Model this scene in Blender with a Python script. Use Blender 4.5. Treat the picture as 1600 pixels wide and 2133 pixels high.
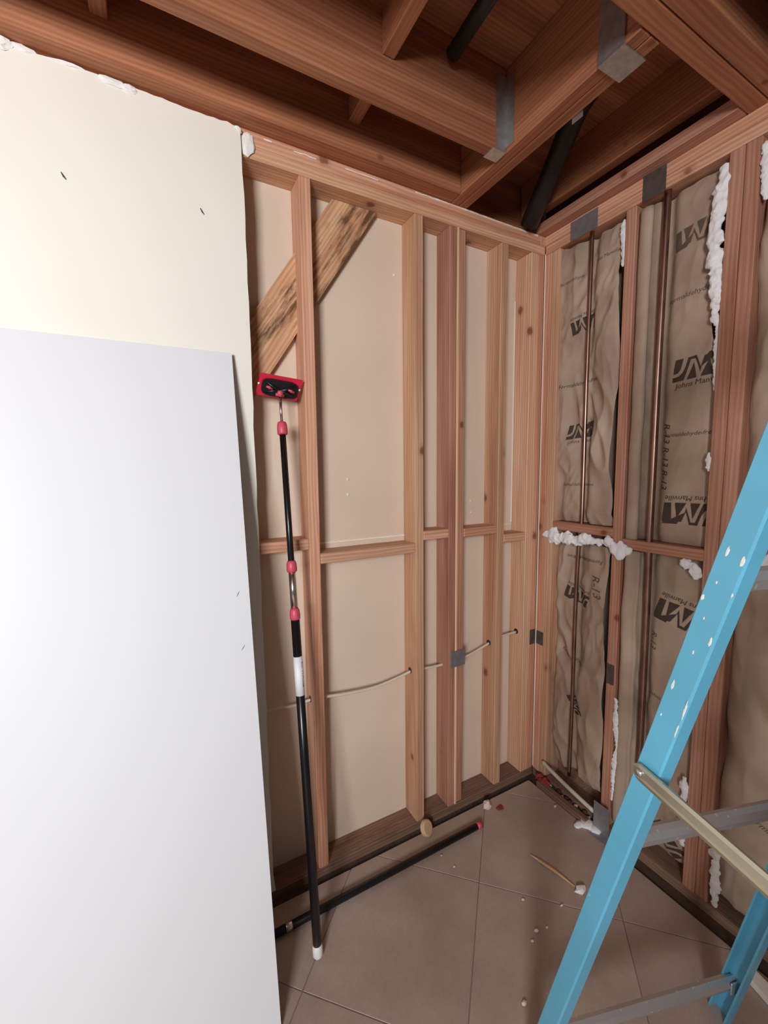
import bpy, bmesh, math, random
from mathutils import Vector, Matrix, noise

for o in list(bpy.data.objects):
    bpy.data.objects.remove(o, do_unlink=True)
SC = bpy.context.scene
COL = SC.collection
random.seed(7)

# ------------------------------------------------------------------ camera
F_PX = 870.39
cam_d = bpy.data.cameras.new('camera')
cam_d.sensor_fit = 'VERTICAL'
cam_d.sensor_height = 36.0
cam_d.lens = 36.0 * F_PX / 2133.0
cam_d.clip_start = 0.02
cam = bpy.data.objects.new('camera', cam_d)
COL.objects.link(cam)
_r = Vector((0.8803865, -0.47411482, -0.01160817))
_u = Vector((0.05761956, 0.08263478, 0.9949128))
_f = Vector((0.47074366, 0.87657666, -0.10006883))
_m = Matrix.Identity(4)
for i in range(3):
    _m[i][0], _m[i][1], _m[i][2] = _r[i], _u[i], -_f[i]
_m.translation = Vector((-1.52036842, -1.33741727, 1.46434799))
cam.matrix_world = _m
SC.camera = cam

# ------------------------------------------------------------------ world, light, exposure
world = bpy.data.worlds.new('world')
SC.world = world
world.use_nodes = True
_bg = world.node_tree.nodes['Background']
_bg.inputs[0].default_value = (0.72, 0.84, 1.0, 1)
_bg.inputs[1].default_value = 0.2

def area(name, loc, direction, sx, sy, power, color):
    d = bpy.data.lights.new(name, 'AREA')
    d.shape = 'RECTANGLE'
    d.size, d.size_y = sx, sy
    d.energy = power
    d.color = color
    o = bpy.data.objects.new(name, d)
    COL.objects.link(o)
    o.location = loc
    o.rotation_euler = Vector(direction).to_track_quat('-Z', 'Z').to_euler()
    return o

# daylight coming in through the wide window behind the camera
area('window_daylight', (-3.15, -2.98, 1.82), (0, 1, 0), 0.9, 0.75, 66, (0.955, 0.965, 1.0))

SC.view_settings.view_transform = 'Standard'
SC.view_settings.look = 'None'
SC.view_settings.gamma = 1.0
SC.view_settings.use_curve_mapping = False
SC.view_settings.exposure = 0.96

# ------------------------------------------------------------------ materials
def srgb(r, g, b):
    def c(v):
        v /= 255.0
        return v / 12.92 if v <= 0.04045 else ((v + 0.055) / 1.055) ** 2.4
    return (c(r), c(g), c(b), 1)

class NT:
    def __init__(self, name, rough=0.6, metal=0.0, spec=0.5):
        self.m = bpy.data.materials.new(name)
        self.m.use_nodes = True
        self.t = self.m.node_tree
        self.b = self.t.nodes['Principled BSDF']
        self.b.inputs['Roughness'].default_value = rough
        self.b.inputs['Metallic'].default_value = metal
        self.b.inputs['Specular IOR Level'].default_value = spec
    def n(self, typ, **kw):
        nd = self.t.nodes.new(typ)
        for k, v in kw.items():
            if k in nd.inputs.keys():
                nd.inputs[k].default_value = v
            else:
                setattr(nd, k, v)
        return nd
    def l(self, a, b):
        self.t.links.new(a, b)
    def coords(self, scale, rnd=True):
        tc = self.n('ShaderNodeTexCoord')
        mp = self.n('ShaderNodeMapping')
        mp.inputs['Scale'].default_value = scale
        if rnd:
            oi = self.n('ShaderNodeObjectInfo')
            ad = self.n('ShaderNodeVectorMath', operation='ADD')
            mu = self.n('ShaderNodeVectorMath', operation='SCALE')
            cb = self.n('ShaderNodeCombineXYZ')
            for i in range(3):
                self.l(oi.outputs['Random'], cb.inputs[i])
            self.l(cb.outputs[0], mu.inputs[0])
            mu.inputs['Scale'].default_value = 37.0
            self.l(mu.outputs[0], ad.inputs[0])
            self.l(tc.outputs['Object'], ad.inputs[1])
            self.l(ad.outputs[0], mp.inputs['Vector'])
        else:
            self.l(tc.outputs['Object'], mp.inputs['Vector'])
        return mp.outputs[0]
    def ramp(self, fac, stops):
        rp = self.n('ShaderNodeValToRGB')
        e = rp.color_ramp.elements
        while len(e) < len(stops):
            e.new(0.5)
        for i, (p, c) in enumerate(stops):
            e[i].position = p
            e[i].color = c
        self.l(fac, rp.inputs[0])
        return rp.outputs[0]
    def mix(self, fac, a, b, mode='MIX'):
        mx = self.n('ShaderNodeMix', data_type='RGBA', blend_type=mode)
        for s, v in ((0, fac), (6, a), (7, b)):
            if isinstance(v, (int, float, tuple)):
                mx.inputs[s].default_value = v
            else:
                self.l(v, mx.inputs[s])
        return mx.outputs[2]
    def bump(self, h, strength=0.3, dist=0.002):
        b = self.n('ShaderNodeBump')
        b.inputs['Strength'].default_value = strength
        b.inputs['Distance'].default_value = dist
        self.l(h, b.inputs['Height'])
        self.l(b.outputs[0], self.b.inputs['Normal'])
    def color(self, c):
        if isinstance(c, tuple):
            self.b.inputs['Base Color'].default_value = c
        else:
            self.l(c, self.b.inputs['Base Color'])

W4 = (1, 1, 1, 1)
K4 = (0, 0, 0, 1)

def wood(name, light, mid, dark, knots=0.11, stain=0.0, rough=0.62):
    t = NT(name, rough=rough, spec=0.35)
    big = t.n('ShaderNodeTexNoise', Scale=1.0, Detail=3.0, Roughness=0.55, Distortion=0.8)
    t.l(t.coords((0.9, 16, 16)), big.inputs['Vector'])
    base = t.ramp(big.outputs[0], [(0.28, dark), (0.5, mid), (0.72, light)])
    wv = t.n('ShaderNodeTexWave', wave_type='RINGS', rings_direction='X', Scale=11.0, Distortion=5.0, Detail=2.0)
    wv.inputs['Detail Scale'].default_value = 0.8
    t.l(t.coords((0.35, 3.2, 3.2)), wv.inputs['Vector'])
    ring = t.ramp(wv.outputs[1], [(0.25, (0.80, 0.72, 0.66, 1)), (0.75, W4)])
    c = t.mix(0.75, base, ring, 'MULTIPLY')
    fine = t.n('ShaderNodeTexNoise', Scale=1.0, Detail=2.0)
    t.l(t.coords((5, 230, 230)), fine.inputs['Vector'])
    fr = t.ramp(fine.outputs[0], [(0.3, (0.80, 0.76, 0.72, 1)), (0.62, W4)])
    c = t.mix(0.6, c, fr, 'MULTIPLY')
    if knots:
        vo = t.n('ShaderNodeTexVoronoi', Scale=1.0)
        t.l(t.coords((5.2, 7.0, 7.0)), vo.inputs['Vector'])
        kn = t.n('ShaderNodeTexNoise', Scale=60.0, Detail=2.0)
        t.l(t.coords((1, 1, 1)), kn.inputs['Vector'])
        ka = t.n('ShaderNodeMath', operation='MULTIPLY_ADD')
        t.l(kn.outputs[0], ka.inputs[0]); ka.inputs[1].default_value = 0.06
        t.l(vo.outputs['Distance'], ka.inputs[2])
        kr = t.ramp(ka.outputs[0], [(0.03, W4), (0.03 + knots * 0.72, (0.8, 0.8, 0.8, 1)), (0.03 + knots * 0.95, (0.25, 0.25, 0.25, 1)), (0.03 + knots * 1.6, K4)])
        c = t.mix(kr, c, srgb(128, 74, 48))
    if stain:
        st = t.n('ShaderNodeTexNoise', Scale=1.0, Detail=6.0, Roughness=0.7)
        t.l(t.coords((10, 60, 60)), st.inputs['Vector'])
        st2 = t.n('ShaderNodeTexNoise', Scale=1.0, Detail=2.0)
        t.l(t.coords((4, 12, 12)), st2.inputs['Vector'])
        ma = t.n('ShaderNodeMath', operation='MULTIPLY')
        t.l(st.outputs[0], ma.inputs[0]); t.l(st2.outputs[0], ma.inputs[1])
        sr = t.ramp(ma.outputs[0], [(0.235, K4), (0.36, (stain, stain, stain, 1))])
        c = t.mix(sr, c, srgb(84, 58, 36))
    oi = t.n('ShaderNodeObjectInfo')
    hv = t.n('ShaderNodeHueSaturation')
    mr = t.n('ShaderNodeMapRange')
    mr.inputs['To Min'].default_value = 0.86
    mr.inputs['To Max'].default_value = 1.10
    t.l(oi.outputs['Random'], mr.inputs['Value'])
    t.l(mr.outputs[0], hv.inputs['Value'])
    t.l(c, hv.inputs['Color'])
    t.color(hv.outputs[0])
    t.bump(fine.outputs[0], 0.25, 0.0012)
    return t.m

M = {}
M['wood'] = wood('fir_lumber', srgb(230, 184, 156), srgb(214, 160, 130), srgb(188, 130, 100))
M['wood_pale'] = wood('pale_fir_lumber', srgb(232, 194, 162), srgb(218, 172, 138), srgb(194, 142, 108))
M['wood_red'] = wood('red_fir_lumber', srgb(212, 162, 140), srgb(196, 142, 118), srgb(172, 116, 94), knots=0.08)
M['wood_lit_edge'] = wood('lit_edge_lumber', srgb(248, 222, 184), srgb(242, 212, 172), srgb(228, 192, 150), knots=0.0)  # paler wood tone that paints the lit edge of the double stud
M['wood_joist'] = wood('joist_lumber', srgb(190, 132, 96), srgb(172, 112, 80), srgb(146, 90, 62), knots=0.07)
M['wood_stained'] = wood('mould_stained_board', srgb(230, 188, 150), srgb(214, 166, 128), srgb(190, 138, 102), knots=0.08, stain=0.9)
M['wood_dirty'] = wood('dirty_plate_lumber', srgb(164, 132, 112), srgb(146, 114, 96), srgb(120, 92, 76), knots=0.0, stain=0.5)

def plain(name, col, rough=0.6, metal=0.0, var=0.08, scale=8.0, bump=0.0, bscale=60.0, spec=0.5, rnd=True):
    t = NT(name, rough=rough, metal=metal, spec=spec)
    nz = t.n('ShaderNodeTexNoise', Scale=scale, Detail=4.0)
    t.l(t.coords((1, 1, 1), rnd), nz.inputs['Vector'])
    lo = tuple(max(0, c * (1 - var)) for c in col[:3]) + (1,)
    hi = tuple(min(1, c * (1 + var)) for c in col[:3]) + (1,)
    t.color(t.ramp(nz.outputs[0], [(0.3, lo), (0.7, hi)]))
    if bump:
        n2 = t.n('ShaderNodeTexNoise', Scale=bscale, Detail=5.0)
        t.l(t.coords((1, 1, 1), rnd), n2.inputs['Vector'])
        t.bump(n2.outputs[0], bump, 0.003)
    return t.m

M['cream'] = plain('cream_wall_paint', srgb(240, 236, 222), 0.55, var=0.02, scale=2, bump=0.05, bscale=180)
M['sheet'] = plain('white_board_face', srgb(226, 227, 229), 0.6, var=0.015, scale=1.5)
M['sheet_edge'] = plain('board_edge', srgb(205, 205, 205), 0.8, var=0.05)
M['gyp_back'] = plain('drywall_paper_back', srgb(222, 201, 180), 0.85, var=0.045, scale=3, bump=0.06, bscale=140)
M['plaster'] = plain('torn_plaster', srgb(240, 238, 232), 0.9, var=0.06, scale=40, bump=0.6, bscale=90)
M['dimmed_wall'] = plain('darkened_grey_wall', srgb(128, 124, 118), 0.7, var=0.02)  # grey on the unseen room surfaces, darkened to cut bounced light
M['slab'] = plain('dirty_concrete', srgb(74, 58, 48), 0.9, var=0.35, scale=14, bump=0.5, bscale=50)
M['grout'] = plain('brown_grout', srgb(132, 110, 98), 0.9, var=0.15, scale=30)
M['black_plastic'] = plain('black_plastic', srgb(26, 25, 28), 0.35, var=0.1)
M['black_tube'] = plain('black_gloss_tube', srgb(20, 20, 23), 0.28, var=0.1)
M['abs'] = plain('black_drain_plastic', srgb(24, 26, 27), 0.5, var=0.2)
M['red_plastic'] = plain('red_plastic', srgb(206, 78, 98), 0.45, var=0.06)
M['red_plate'] = plain('red_backing_plate', srgb(214, 34, 66), 0.4, var=0.06)
M['white_plastic'] = plain('white_rubber_cap', srgb(232, 228, 226), 0.5, var=0.03)
M['label_white'] = plain('white_sticker', srgb(240, 240, 244), 0.5, var=0.02)
M['ink'] = plain('grey_ink', srgb(70, 62, 66), 0.7, var=0.05)
M['chrome'] = plain('chrome_tube', (0.75, 0.73, 0.72, 1), 0.18, 1.0, var=0.04)
M['galv'] = plain('galvanised_steel', (0.55, 0.56, 0.56, 1), 0.38, 0.9, var=0.15, scale=50)
M['tin'] = plain('grey_steel_plate', (0.36, 0.36, 0.38, 1), 0.5, 0.75, var=0.12, scale=40)
M['tin_dark'] = plain('dark_steel_plate', (0.15, 0.12, 0.11, 1), 0.55, 0.6, var=0.2, scale=40)
M['copper'] = plain('aged_copper', (0.36, 0.225, 0.18, 1), 0.33, 1.0, var=0.25, scale=12)
M['cable'] = plain('cream_cable_sheath', srgb(222, 206, 186), 0.5, var=0.05)
M['fluff'] = plain('white_glass_wool', srgb(240, 238, 238), 0.95, var=0.06, scale=30, bump=0.9, bscale=70)
M['core'] = plain('shade_toned_wool_core', srgb(150, 128, 112), 0.95, var=0.06, scale=30)  # wool browned: the dark of the gap beside the paper is in its colour
M['print'] = plain('brown_print_ink', srgb(74, 58, 50), 0.9, var=0.12, scale=60)
M['print_soft'] = plain('faded_print_ink', srgb(98, 79, 68), 0.9, var=0.12, scale=60)
M['bead'] = plain('white_bead_and_gap_light', srgb(238, 228, 210), 0.7, var=0.05)
M['pvc'] = plain('grey_pipe_plastic', srgb(206, 196, 180), 0.5, var=0.12, scale=20)
M['brass'] = plain('zinc_gold_spreader', (0.56, 0.50, 0.37, 1), 0.33, 0.85, var=0.12, scale=9)
M['crumb'] = plain('plaster_crumb', srgb(226, 206, 188), 0.9, var=0.1, scale=60, bump=0.5)
M['red_rag'] = plain('red_dust', srgb(150, 52, 50), 0.85, var=0.3, scale=60, bump=0.5)
M['cork'] = plain('beige_disc', srgb(206, 172, 132), 0.7, var=0.08, scale=20)
M['yellow'] = plain('pale_splinter_wood', srgb(214, 178, 132), 0.7, var=0.15, scale=30)
M['frame'] = plain('white_window_frame', srgb(235, 235, 235), 0.4, var=0.02)

def kraft():
    t = NT('kraft_paper', rough=0.7, spec=0.4)
    nz = t.n('ShaderNodeTexNoise', Scale=6.0, Detail=5.0)
    t.l(t.coords((1, 1, 1)), nz.inputs['Vector'])
    c = t.ramp(nz.outputs[0], [(0.3, srgb(160, 136, 117)), (0.7, srgb(186, 163, 143))])
    t.color(c)
    n2 = t.n('ShaderNodeTexNoise', Scale=9.0, Detail=3.0, Distortion=1.2)
    t.l(t.coords((1, 1.6, 0.6)), n2.inputs['Vector'])
    t.bump(n2.outputs[0], 0.18, 0.008)
    return t.m
M['kraft'] = kraft()

def tile_mat():
    t = NT('brown_floor_tile', rough=0.38, spec=0.45)
    nz = t.n('ShaderNodeTexNoise', Scale=3.0, Detail=6.0, Roughness=0.6)
    t.l(t.coords((1, 1, 1)), nz.inputs['Vector'])
    c = t.ramp(nz.outputs[0], [(0.3, srgb(158, 136, 124)), (0.55, srgb(174, 152, 139)), (0.75, srgb(188, 168, 154))])
    n2 = t.n('ShaderNodeTexNoise', Scale=120.0, Detail=2.0)
    t.l(t.coords((1, 1, 1)), n2.inputs['Vector'])
    c = t.mix(0.35, c, t.ramp(n2.outputs[0], [(0.35, (0.86, 0.84, 0.82, 1)), (0.6, W4)]), 'MULTIPLY')
    t.color(c)
    n3 = t.n('ShaderNodeTexNoise', Scale=4.0, Detail=3.0)
    t.l(t.coords((1, 1, 1)), n3.inputs['Vector'])
    rr = t.ramp(n3.outputs[0], [(0.3, (0.30, 0.30, 0.30, 1)), (0.7, (0.55, 0.55, 0.55, 1))])
    t.l(rr, t.b.inputs['Roughness'])
    return t.m
M['tile'] = tile_mat()

def splat(name, base, rough, metal, splatc, amount, scale):
    t = NT(name, rough=rough, metal=metal)
    nz = t.n('ShaderNodeTexNoise', Scale=5.0, Detail=4.0)
    t.l(t.coords((1, 1, 1)), nz.inputs['Vector'])
    lo = tuple(c * 0.9 for c in base[:3]) + (1,)
    hi = tuple(min(1, c * 1.08) for c in base[:3]) + (1,)
    c = t.ramp(nz.outputs[0], [(0.3, lo), (0.7, hi)])
    vo = t.n('ShaderNodeTexVoronoi', Scale=scale)
    vo.inputs['Randomness'].default_value = 1.0
    t.l(t.coords((1, 1, 0.45)), vo.inputs['Vector'])
    n2 = t.n('ShaderNodeTexNoise', Scale=scale * 2.5, Detail=2.0)
    t.l(t.coords((1, 1, 1)), n2.inputs['Vector'])
    ad = t.n('ShaderNodeMath', operation='MULTIPLY_ADD')
    t.l(n2.outputs[0], ad.inputs[0]); ad.inputs[1].default_value = 0.35
    t.l(vo.outputs['Distance'], ad.inputs[2])
    f = t.ramp(ad.outputs[0], [(amount, W4), (amount + 0.02, K4)])
    t.color(t.mix(f, c, splatc))
    return t.m
M['ladder_blue'] = splat('blue_fibreglass', srgb(102, 182, 212), 0.32, 0.0, srgb(226, 234, 238), 0.205, 30.0)
M['ladder_alu'] = splat('paint_spotted_aluminium', (0.62, 0.61, 0.60, 1), 0.42, 0.75, srgb(235, 232, 226), 0.30, 60.0)
M['step_alu'] = plain('aluminium_tread', (0.62, 0.62, 0.62, 1), 0.4, 0.8, var=0.1)

# ------------------------------------------------------------------ object helpers
def link(o, parent=None, base=None):
    COL.objects.link(o)
    if parent is not None:
        o.parent = parent
        o.matrix_parent_inverse = parent_inv(parent)
    return o

def parent_inv(p):
    return parent_world(p).inverted()

def parent_world(p):
    m = Matrix.LocRotScale(p.location, p.rotation_euler, None)
    if p.parent is not None:
        m = parent_world(p.parent) @ p.matrix_parent_inverse @ m
    return m

def empty(name, loc=(0, 0, 0)):
    o = bpy.data.objects.new(name, None)
    o.location = loc
    o.empty_display_size = 0.05
    COL.objects.link(o)
    return o

def tag(o, label=None, cat=None, group=None, kind=None):
    if label: o['label'] = label
    if cat: o['category'] = cat
    if group: o['group'] = group
    if kind: o['kind'] = kind
    return o

def mesh_obj(name, bm, mat, parent=None, smooth=False, origin=None, rot=None):
    """bm is in world coordinates; origin moves the object's own origin there."""
    me = bpy.data.meshes.new(name)
    bmesh.ops.recalc_face_normals(bm, faces=bm.faces[:])
    if origin is not None:
        m = Matrix.Translation(Vector(origin))
        if rot is not None:
            m = m @ rot.to_4x4()
        bm.transform(m.inverted())
    bm.to_mesh(me)
    bm.free()
    if smooth:
        for p in me.polygons:
            p.use_smooth = True
    me.materials.append(M[mat] if isinstance(mat, str) else mat)
    o = bpy.data.objects.new(name, me)
    if origin is not None:
        o.location = origin
        if rot is not None:
            o.rotation_euler = rot.to_euler()
    return link(o, parent)

def add_box(bm, lo, hi, bevel=0.0):
    lo, hi = Vector(lo), Vector(hi)
    c = (lo + hi) / 2
    s = hi - lo
    r = bmesh.ops.create_cube(bm, size=1.0, matrix=Matrix.Translation(c) @ Matrix.Diagonal((s.x, s.y, s.z, 1)))
    if bevel:
        es = list({e for v in r['verts'] for e in v.link_edges})
        bmesh.ops.bevel(bm, geom=es, offset=bevel, segments=1, affect='EDGES', profile=0.5)
    return bm

def box(name, lo, hi, mat, parent=None, bevel=0.0):
    bm = bmesh.new()
    add_box(bm, lo, hi, bevel)
    c = [(a + b) / 2 for a, b in zip(lo, hi)]
    return mesh_obj(name, bm, mat, parent, origin=c)

ROT = {'x': Matrix.Identity(3),
       'y': Matrix.Rotation(math.pi / 2, 3, 'Z'),
       'z': Matrix.Rotation(-math.pi / 2, 3, 'Y')}

def lumber(name, lo, hi, axis, mat, parent, bevel=0.0025):
    """a board whose local X runs along the grain"""
    bm = bmesh.new()
    add_box(bm, lo, hi, bevel)
    c = [(a + b) / 2 for a, b in zip(lo, hi)]
    return mesh_obj(name, bm, mat, parent, origin=c, rot=ROT[axis])

def frames(pts):
    out = []
    n = len(pts)
    prev = None
    for i in range(n):
        a = pts[max(i - 1, 0)]
        b = pts[min(i + 1, n - 1)]
        t = (b - a).normalized()
        ref = Vector((0, 0, 1)) if abs(t.z) < 0.9 else Vector((1, 0, 0))
        if prev is not None:
            ref = prev
        s = t.cross(ref).normalized()
        k = s.cross(t).normalized()
        prev = k
        out.append((s, k, t))
    return out

def add_tube(bm, pts, radii, seg=12, caps=True, squash=(1, 1)):
    pts = [Vector(p) for p in pts]
    if isinstance(radii, (int, float)):
        radii = [radii] * len(pts)
    rings = []
    for p, r, (s, k, t) in zip(pts, radii, frames(pts)):
        ring = []
        for j in range(seg):
            a = 2 * math.pi * j / seg
            ring.append(bm.verts.new(p + s * (math.cos(a) * r * squash[0]) + k * (math.sin(a) * r * squash[1])))
        rings.append(ring)
    for i in range(len(rings) - 1):
        for j in range(seg):
            bm.faces.new((rings[i][j], rings[i][(j + 1) % seg], rings[i + 1][(j + 1) % seg], rings[i + 1][j]))
    if caps:
        bm.faces.new(rings[0][::-1])
        bm.faces.new(rings[-1])
    return bm

def tube(name, pts, r, mat, parent=None, seg=14, squash=(1, 1)):
    bm = bmesh.new()
    add_tube(bm, pts, r, seg, True, squash)
    o = mesh_obj(name, bm, mat, parent, smooth=True, origin=tuple(Vector(pts[0])))
    return o

def add_prism(bm, poly, extr):
    """poly: list of 3D points (planar), extruded by vector extr"""
    e = Vector(extr)
    a = [bm.verts.new(Vector(p)) for p in poly]
    b = [bm.verts.new(Vector(p) + e) for p in poly]
    n = len(a)
    bm.faces.new(a[::-1])
    bm.faces.new(b)
    for i in range(n):
        bm.faces.new((a[i], a[(i + 1) % n], b[(i + 1) % n], b[i]))
    return bm

def prism(name, poly, extr, mat, parent=None):
    bm = bmesh.new()
    add_prism(bm, poly, extr)
    c = sum((Vector(p) for p in poly), Vector()) / len(poly)
    return mesh_obj(name, bm, mat, parent, origin=tuple(c))

def add_lump(bm, c, rad, seed=0, amp=0.35, sub=2, freq=1.0):
    r = bmesh.ops.create_icosphere(bm, subdivisions=sub, radius=1.0)
    c = Vector(c)
    rad = Vector(rad)
    for v in r['verts']:
        d = v.co.normalized()
        n = noise.noise(d * 1.7 * freq + Vector((seed * 3.1, seed * 1.7, seed))) + 0.5 * noise.noise(d * 4.1 * freq + Vector((seed, 9.1, seed * 2.3)))
        v.co = c + Vector((d.x * rad.x, d.y * rad.y, d.z * rad.z)) * (1 + amp * n)
    return bm

def lump(name, c, rad, mat, parent=None, seed=0, amp=0.35, sub=2, smooth=False):
    bm = bmesh.new()
    add_lump(bm, c, rad, seed, amp, sub)
    return mesh_obj(name, bm, mat, parent, smooth=smooth, origin=tuple(c))

# ------------------------------------------------------------------ text helper
_font_cache = {}
def text_mesh(s, size, shear=0.0, weight=0.0):
    key = (s, size, shear, weight)
    if key in _font_cache:
        return _font_cache[key].copy()
    cu = bpy.data.curves.new('txt', 'FONT')
    cu.body = s
    cu.size = size
    cu.shear = shear
    cu.offset = weight
    cu.align_x = 'CENTER'
    cu.align_y = 'CENTER'
    cu.resolution_u = 2
    o = bpy.data.objects.new('txt', cu)
    COL.objects.link(o)
    dg = bpy.context.evaluated_depsgraph_get()
    me = bpy.data.meshes.new_from_object(o.evaluated_get(dg))
    bm = bmesh.new()
    bm.from_mesh(me)
    bpy.data.objects.remove(o)
    bpy.data.curves.remove(cu)
    bpy.data.meshes.remove(me)
    _font_cache[key] = bm
    return bm.copy()

# =================================================================== STRUCTURE
ZS, ZT, ZJ, ZU = 0.02, 2.373, 2.411, 2.449
D = 0.089
XL, YF = -4.6, -3.0

# ---- floor
floor = tag(empty('floor'), 'brown diagonal floor tiles on a concrete slab', kind='structure')
box('slab', (XL, YF, -0.10), (0.14, 0.14, -0.014), 'slab', floor)
box('grout_bed', (XL, YF, -0.014), (-0.07, -0.040, -0.0012), 'grout', floor)
box('far_tiling', (XL, YF, -0.0012), (-0.07, -2.35, 0.0), 'tile', floor)
TS = 0.6465
def clip(poly, nx, ny, c):
    out = []
    for i in range(len(poly)):
        p, q = poly[i], poly[(i + 1) % len(poly)]
        dp = nx * p[0] + ny * p[1] - c
        dq = nx * q[0] + ny * q[1] - c
        if dp <= 0:
            out.append(p)
        if (dp < 0 < dq) or (dq < 0 < dp):
            s = dp / (dp - dq)
            out.append((p[0] + s * (q[0] - p[0]), p[1] + s * (q[1] - p[1])))
    return out
full_tile_mesh = None
for i in range(-7, 8):
    for j in range(-9, 4):
        d0 = -0.295 + TS * (i + 0.5)
        s0 = -0.902 + TS * (j + 0.5)
        cx, cy = (s0 + d0) / 2, (s0 - d0) / 2
        h = TS / 2 - 0.0020
        sq = [(cx + h, cy), (cx, cy + h), (cx - h, cy), (cx, cy - h)]
        pl = clip(sq, 1, 0, -0.062)
        pl = clip(pl, 0, 1, -0.036) if pl else pl
        pl = clip(pl, -1, 0, 2.6) if pl else pl
        pl = clip(pl, 0, -1, 2.35) if pl else pl
        if len(pl) < 3:
            continue
        ar = abs(sum(pl[k][0] * pl[(k + 1) % len(pl)][1] - pl[(k + 1) % len(pl)][0] * pl[k][1] for k in range(len(pl)))) / 2
        if ar < 0.0004:
            continue
        whole = abs(ar - 2 * h * h) < 1e-6
        if whole and full_tile_mesh is not None:
            o = bpy.data.objects.new('tile', full_tile_mesh)
            o.location = (cx, cy, -0.005)
            link(o, floor)
            continue
        # broken, uneven edge where the tile was cut back along the walls
        bm = bmesh.new()
        pts = [(x, y, -0.010) for x, y in pl]
        add_prism(bm, pts, (0, 0, 0.010))
        top = [e for e in bm.edges if all(abs(v.co.z) < 1e-6 for v in e.verts)]
        bmesh.ops.bevel(bm, geom=top, offset=0.0008, segments=1, affect='EDGES')
        o = mesh_obj('tile', bm, 'tile', floor, origin=(cx, cy, -0.005))
        if whole:
            full_tile_mesh = o.data

# ---- back wall: open studs, drywall of the next room behind, cream drywall still on at the left
wall_back = tag(empty('wall_back'), 'stripped stud wall with cream drywall left on one side', kind='structure')
box('back_panel', (XL, D, -0.02), (0.0, D + 0.0127, ZU), 'gyp_back', wall_back)
lumber('sole_plate', (XL, 0.0, -0.018), (0.0, D, ZS), 'x', 'wood_dirty', wall_back)
lumber('top_plate', (XL, 0.0, ZT), (-0.001, D, ZJ - 0.0006), 'x', 'wood_pale', wall_back)
lumber('top_plate', (XL, 0.0, ZJ), (-0.030, D, ZU), 'x', 'wood', wall_back)
studs = [(-1.0868, 'wood'), (-0.6660, 'wood_pale'), (-0.5070, 'wood_red'), (-0.4680, 'wood_red'),
         (-0.2485, 'wood_pale'), (-0.0803, 'wood_pale'), (-0.0420, 'wood'),
         (-1.493, 'wood'), (-1.900, 'wood'), (-2.306, 'wood')]
for x, mt in studs:
    y0 = 0.004 if abs(x + 0.4680) < 1e-6 else 0.0
    lumber('stud', (x, y0, ZS + 0.0005), (x + 0.038, D - 0.0005, ZT - 0.0005), 'z', mt, wall_back)
lumber('lit_edge_strip', (-0.4745, -0.0022, ZS + 0.001), (-0.4655, 0.003, ZT - 0.001), 'z', 'wood_lit_edge', wall_back, 0.001)  # the stud's lit edge, put in as a paler strip
for x0, x1, z in ((-1.455, -1.087, 1.201), (-1.0485, -0.6663, 1.147), (-0.6278, -0.5073, 1.191),
                  (-0.4297, -0.2488, 1.186), (-0.2103, -0.0806, 1.143)):
    lumber('block', (x0, 0.0005, z), (x1, D - 0.001, z + 0.036), 'x', 'wood' if z > 1.15 else 'wood_pale', wall_back)
# let-in diagonal brace behind the first stud
p0, p1 = Vector((-0.868, 0.070, 2.374)), Vector((-1.262, 0.070, 1.785))
dv = (p1 - p0).normalized()
nv = Vector((dv.z, 0, -dv.x))
hw = 0.070
bm = bmesh.new()
def zcut(side, z):          # point on the board edge at height z
    q = p0 + nv * side * hw
    return q + dv * ((z - q.z) / dv.z)
pl = [zcut(1, ZT - 0.001), zcut(-1, ZT - 0.001), zcut(-1, 1.60), zcut(1, 1.60)]
for a in pl: a.y = 0.0615
add_prism(bm, pl, (0, 0.020, 0))
rotb = Matrix((dv, Vector((0, 1, 0)), dv.cross(Vector((0, 1, 0))))).transposed()
mesh_obj('diagonal_brace', bm, 'wood_stained', wall_back, origin=tuple((p0 + p1) / 2), rot=rotb)
# filler bead above the blocks on the back panel
box('bead_or_gap_light', (-1.040, D - 0.004, 1.200), (-0.660, D, 1.207), 'bead', wall_back, 0.001)
box('bead_or_gap_light', (-0.195, D - 0.004, 1.204), (-0.082, D, 1.211), 'bead', wall_back, 0.001)
box('bead_or_gap_light', (-0.0865, D - 0.006, 1.215), (-0.0818, D, 2.20), 'bead', wall_back, 0.001)  # upright white strip painted in for light at the panel gap
box('caulk_line', (-0.0035, -0.0045, 0.03), (0.0005, -0.0005, ZT + 0.004), 'bead', wall_back, 0.001)
# nail guards
box('nail_plate', (-0.499, -0.0035, 0.642), (-0.423, -0.0018, 0.712), 'tin', wall_back, 0.0005)
box('nail_plate', (-0.041, -0.0022, 0.645), (-0.004, -0.0004, 0.716), 'tin_dark', wall_back, 0.0005)
# small dabs of filler left on the panel and splinters
for x, z, s in ((-0.905, 1.432, 0.006), (-0.905, 1.376, 0.006), (-0.700, 2.190, 0.006), (-0.325, 1.325, 0.005), (-0.322, 1.275, 0.005)):
    lump('filler_dab', (x, D - 0.001, z), (s * 0.7, 0.003, s), 'bead', wall_back, seed=x * 10)

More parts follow.
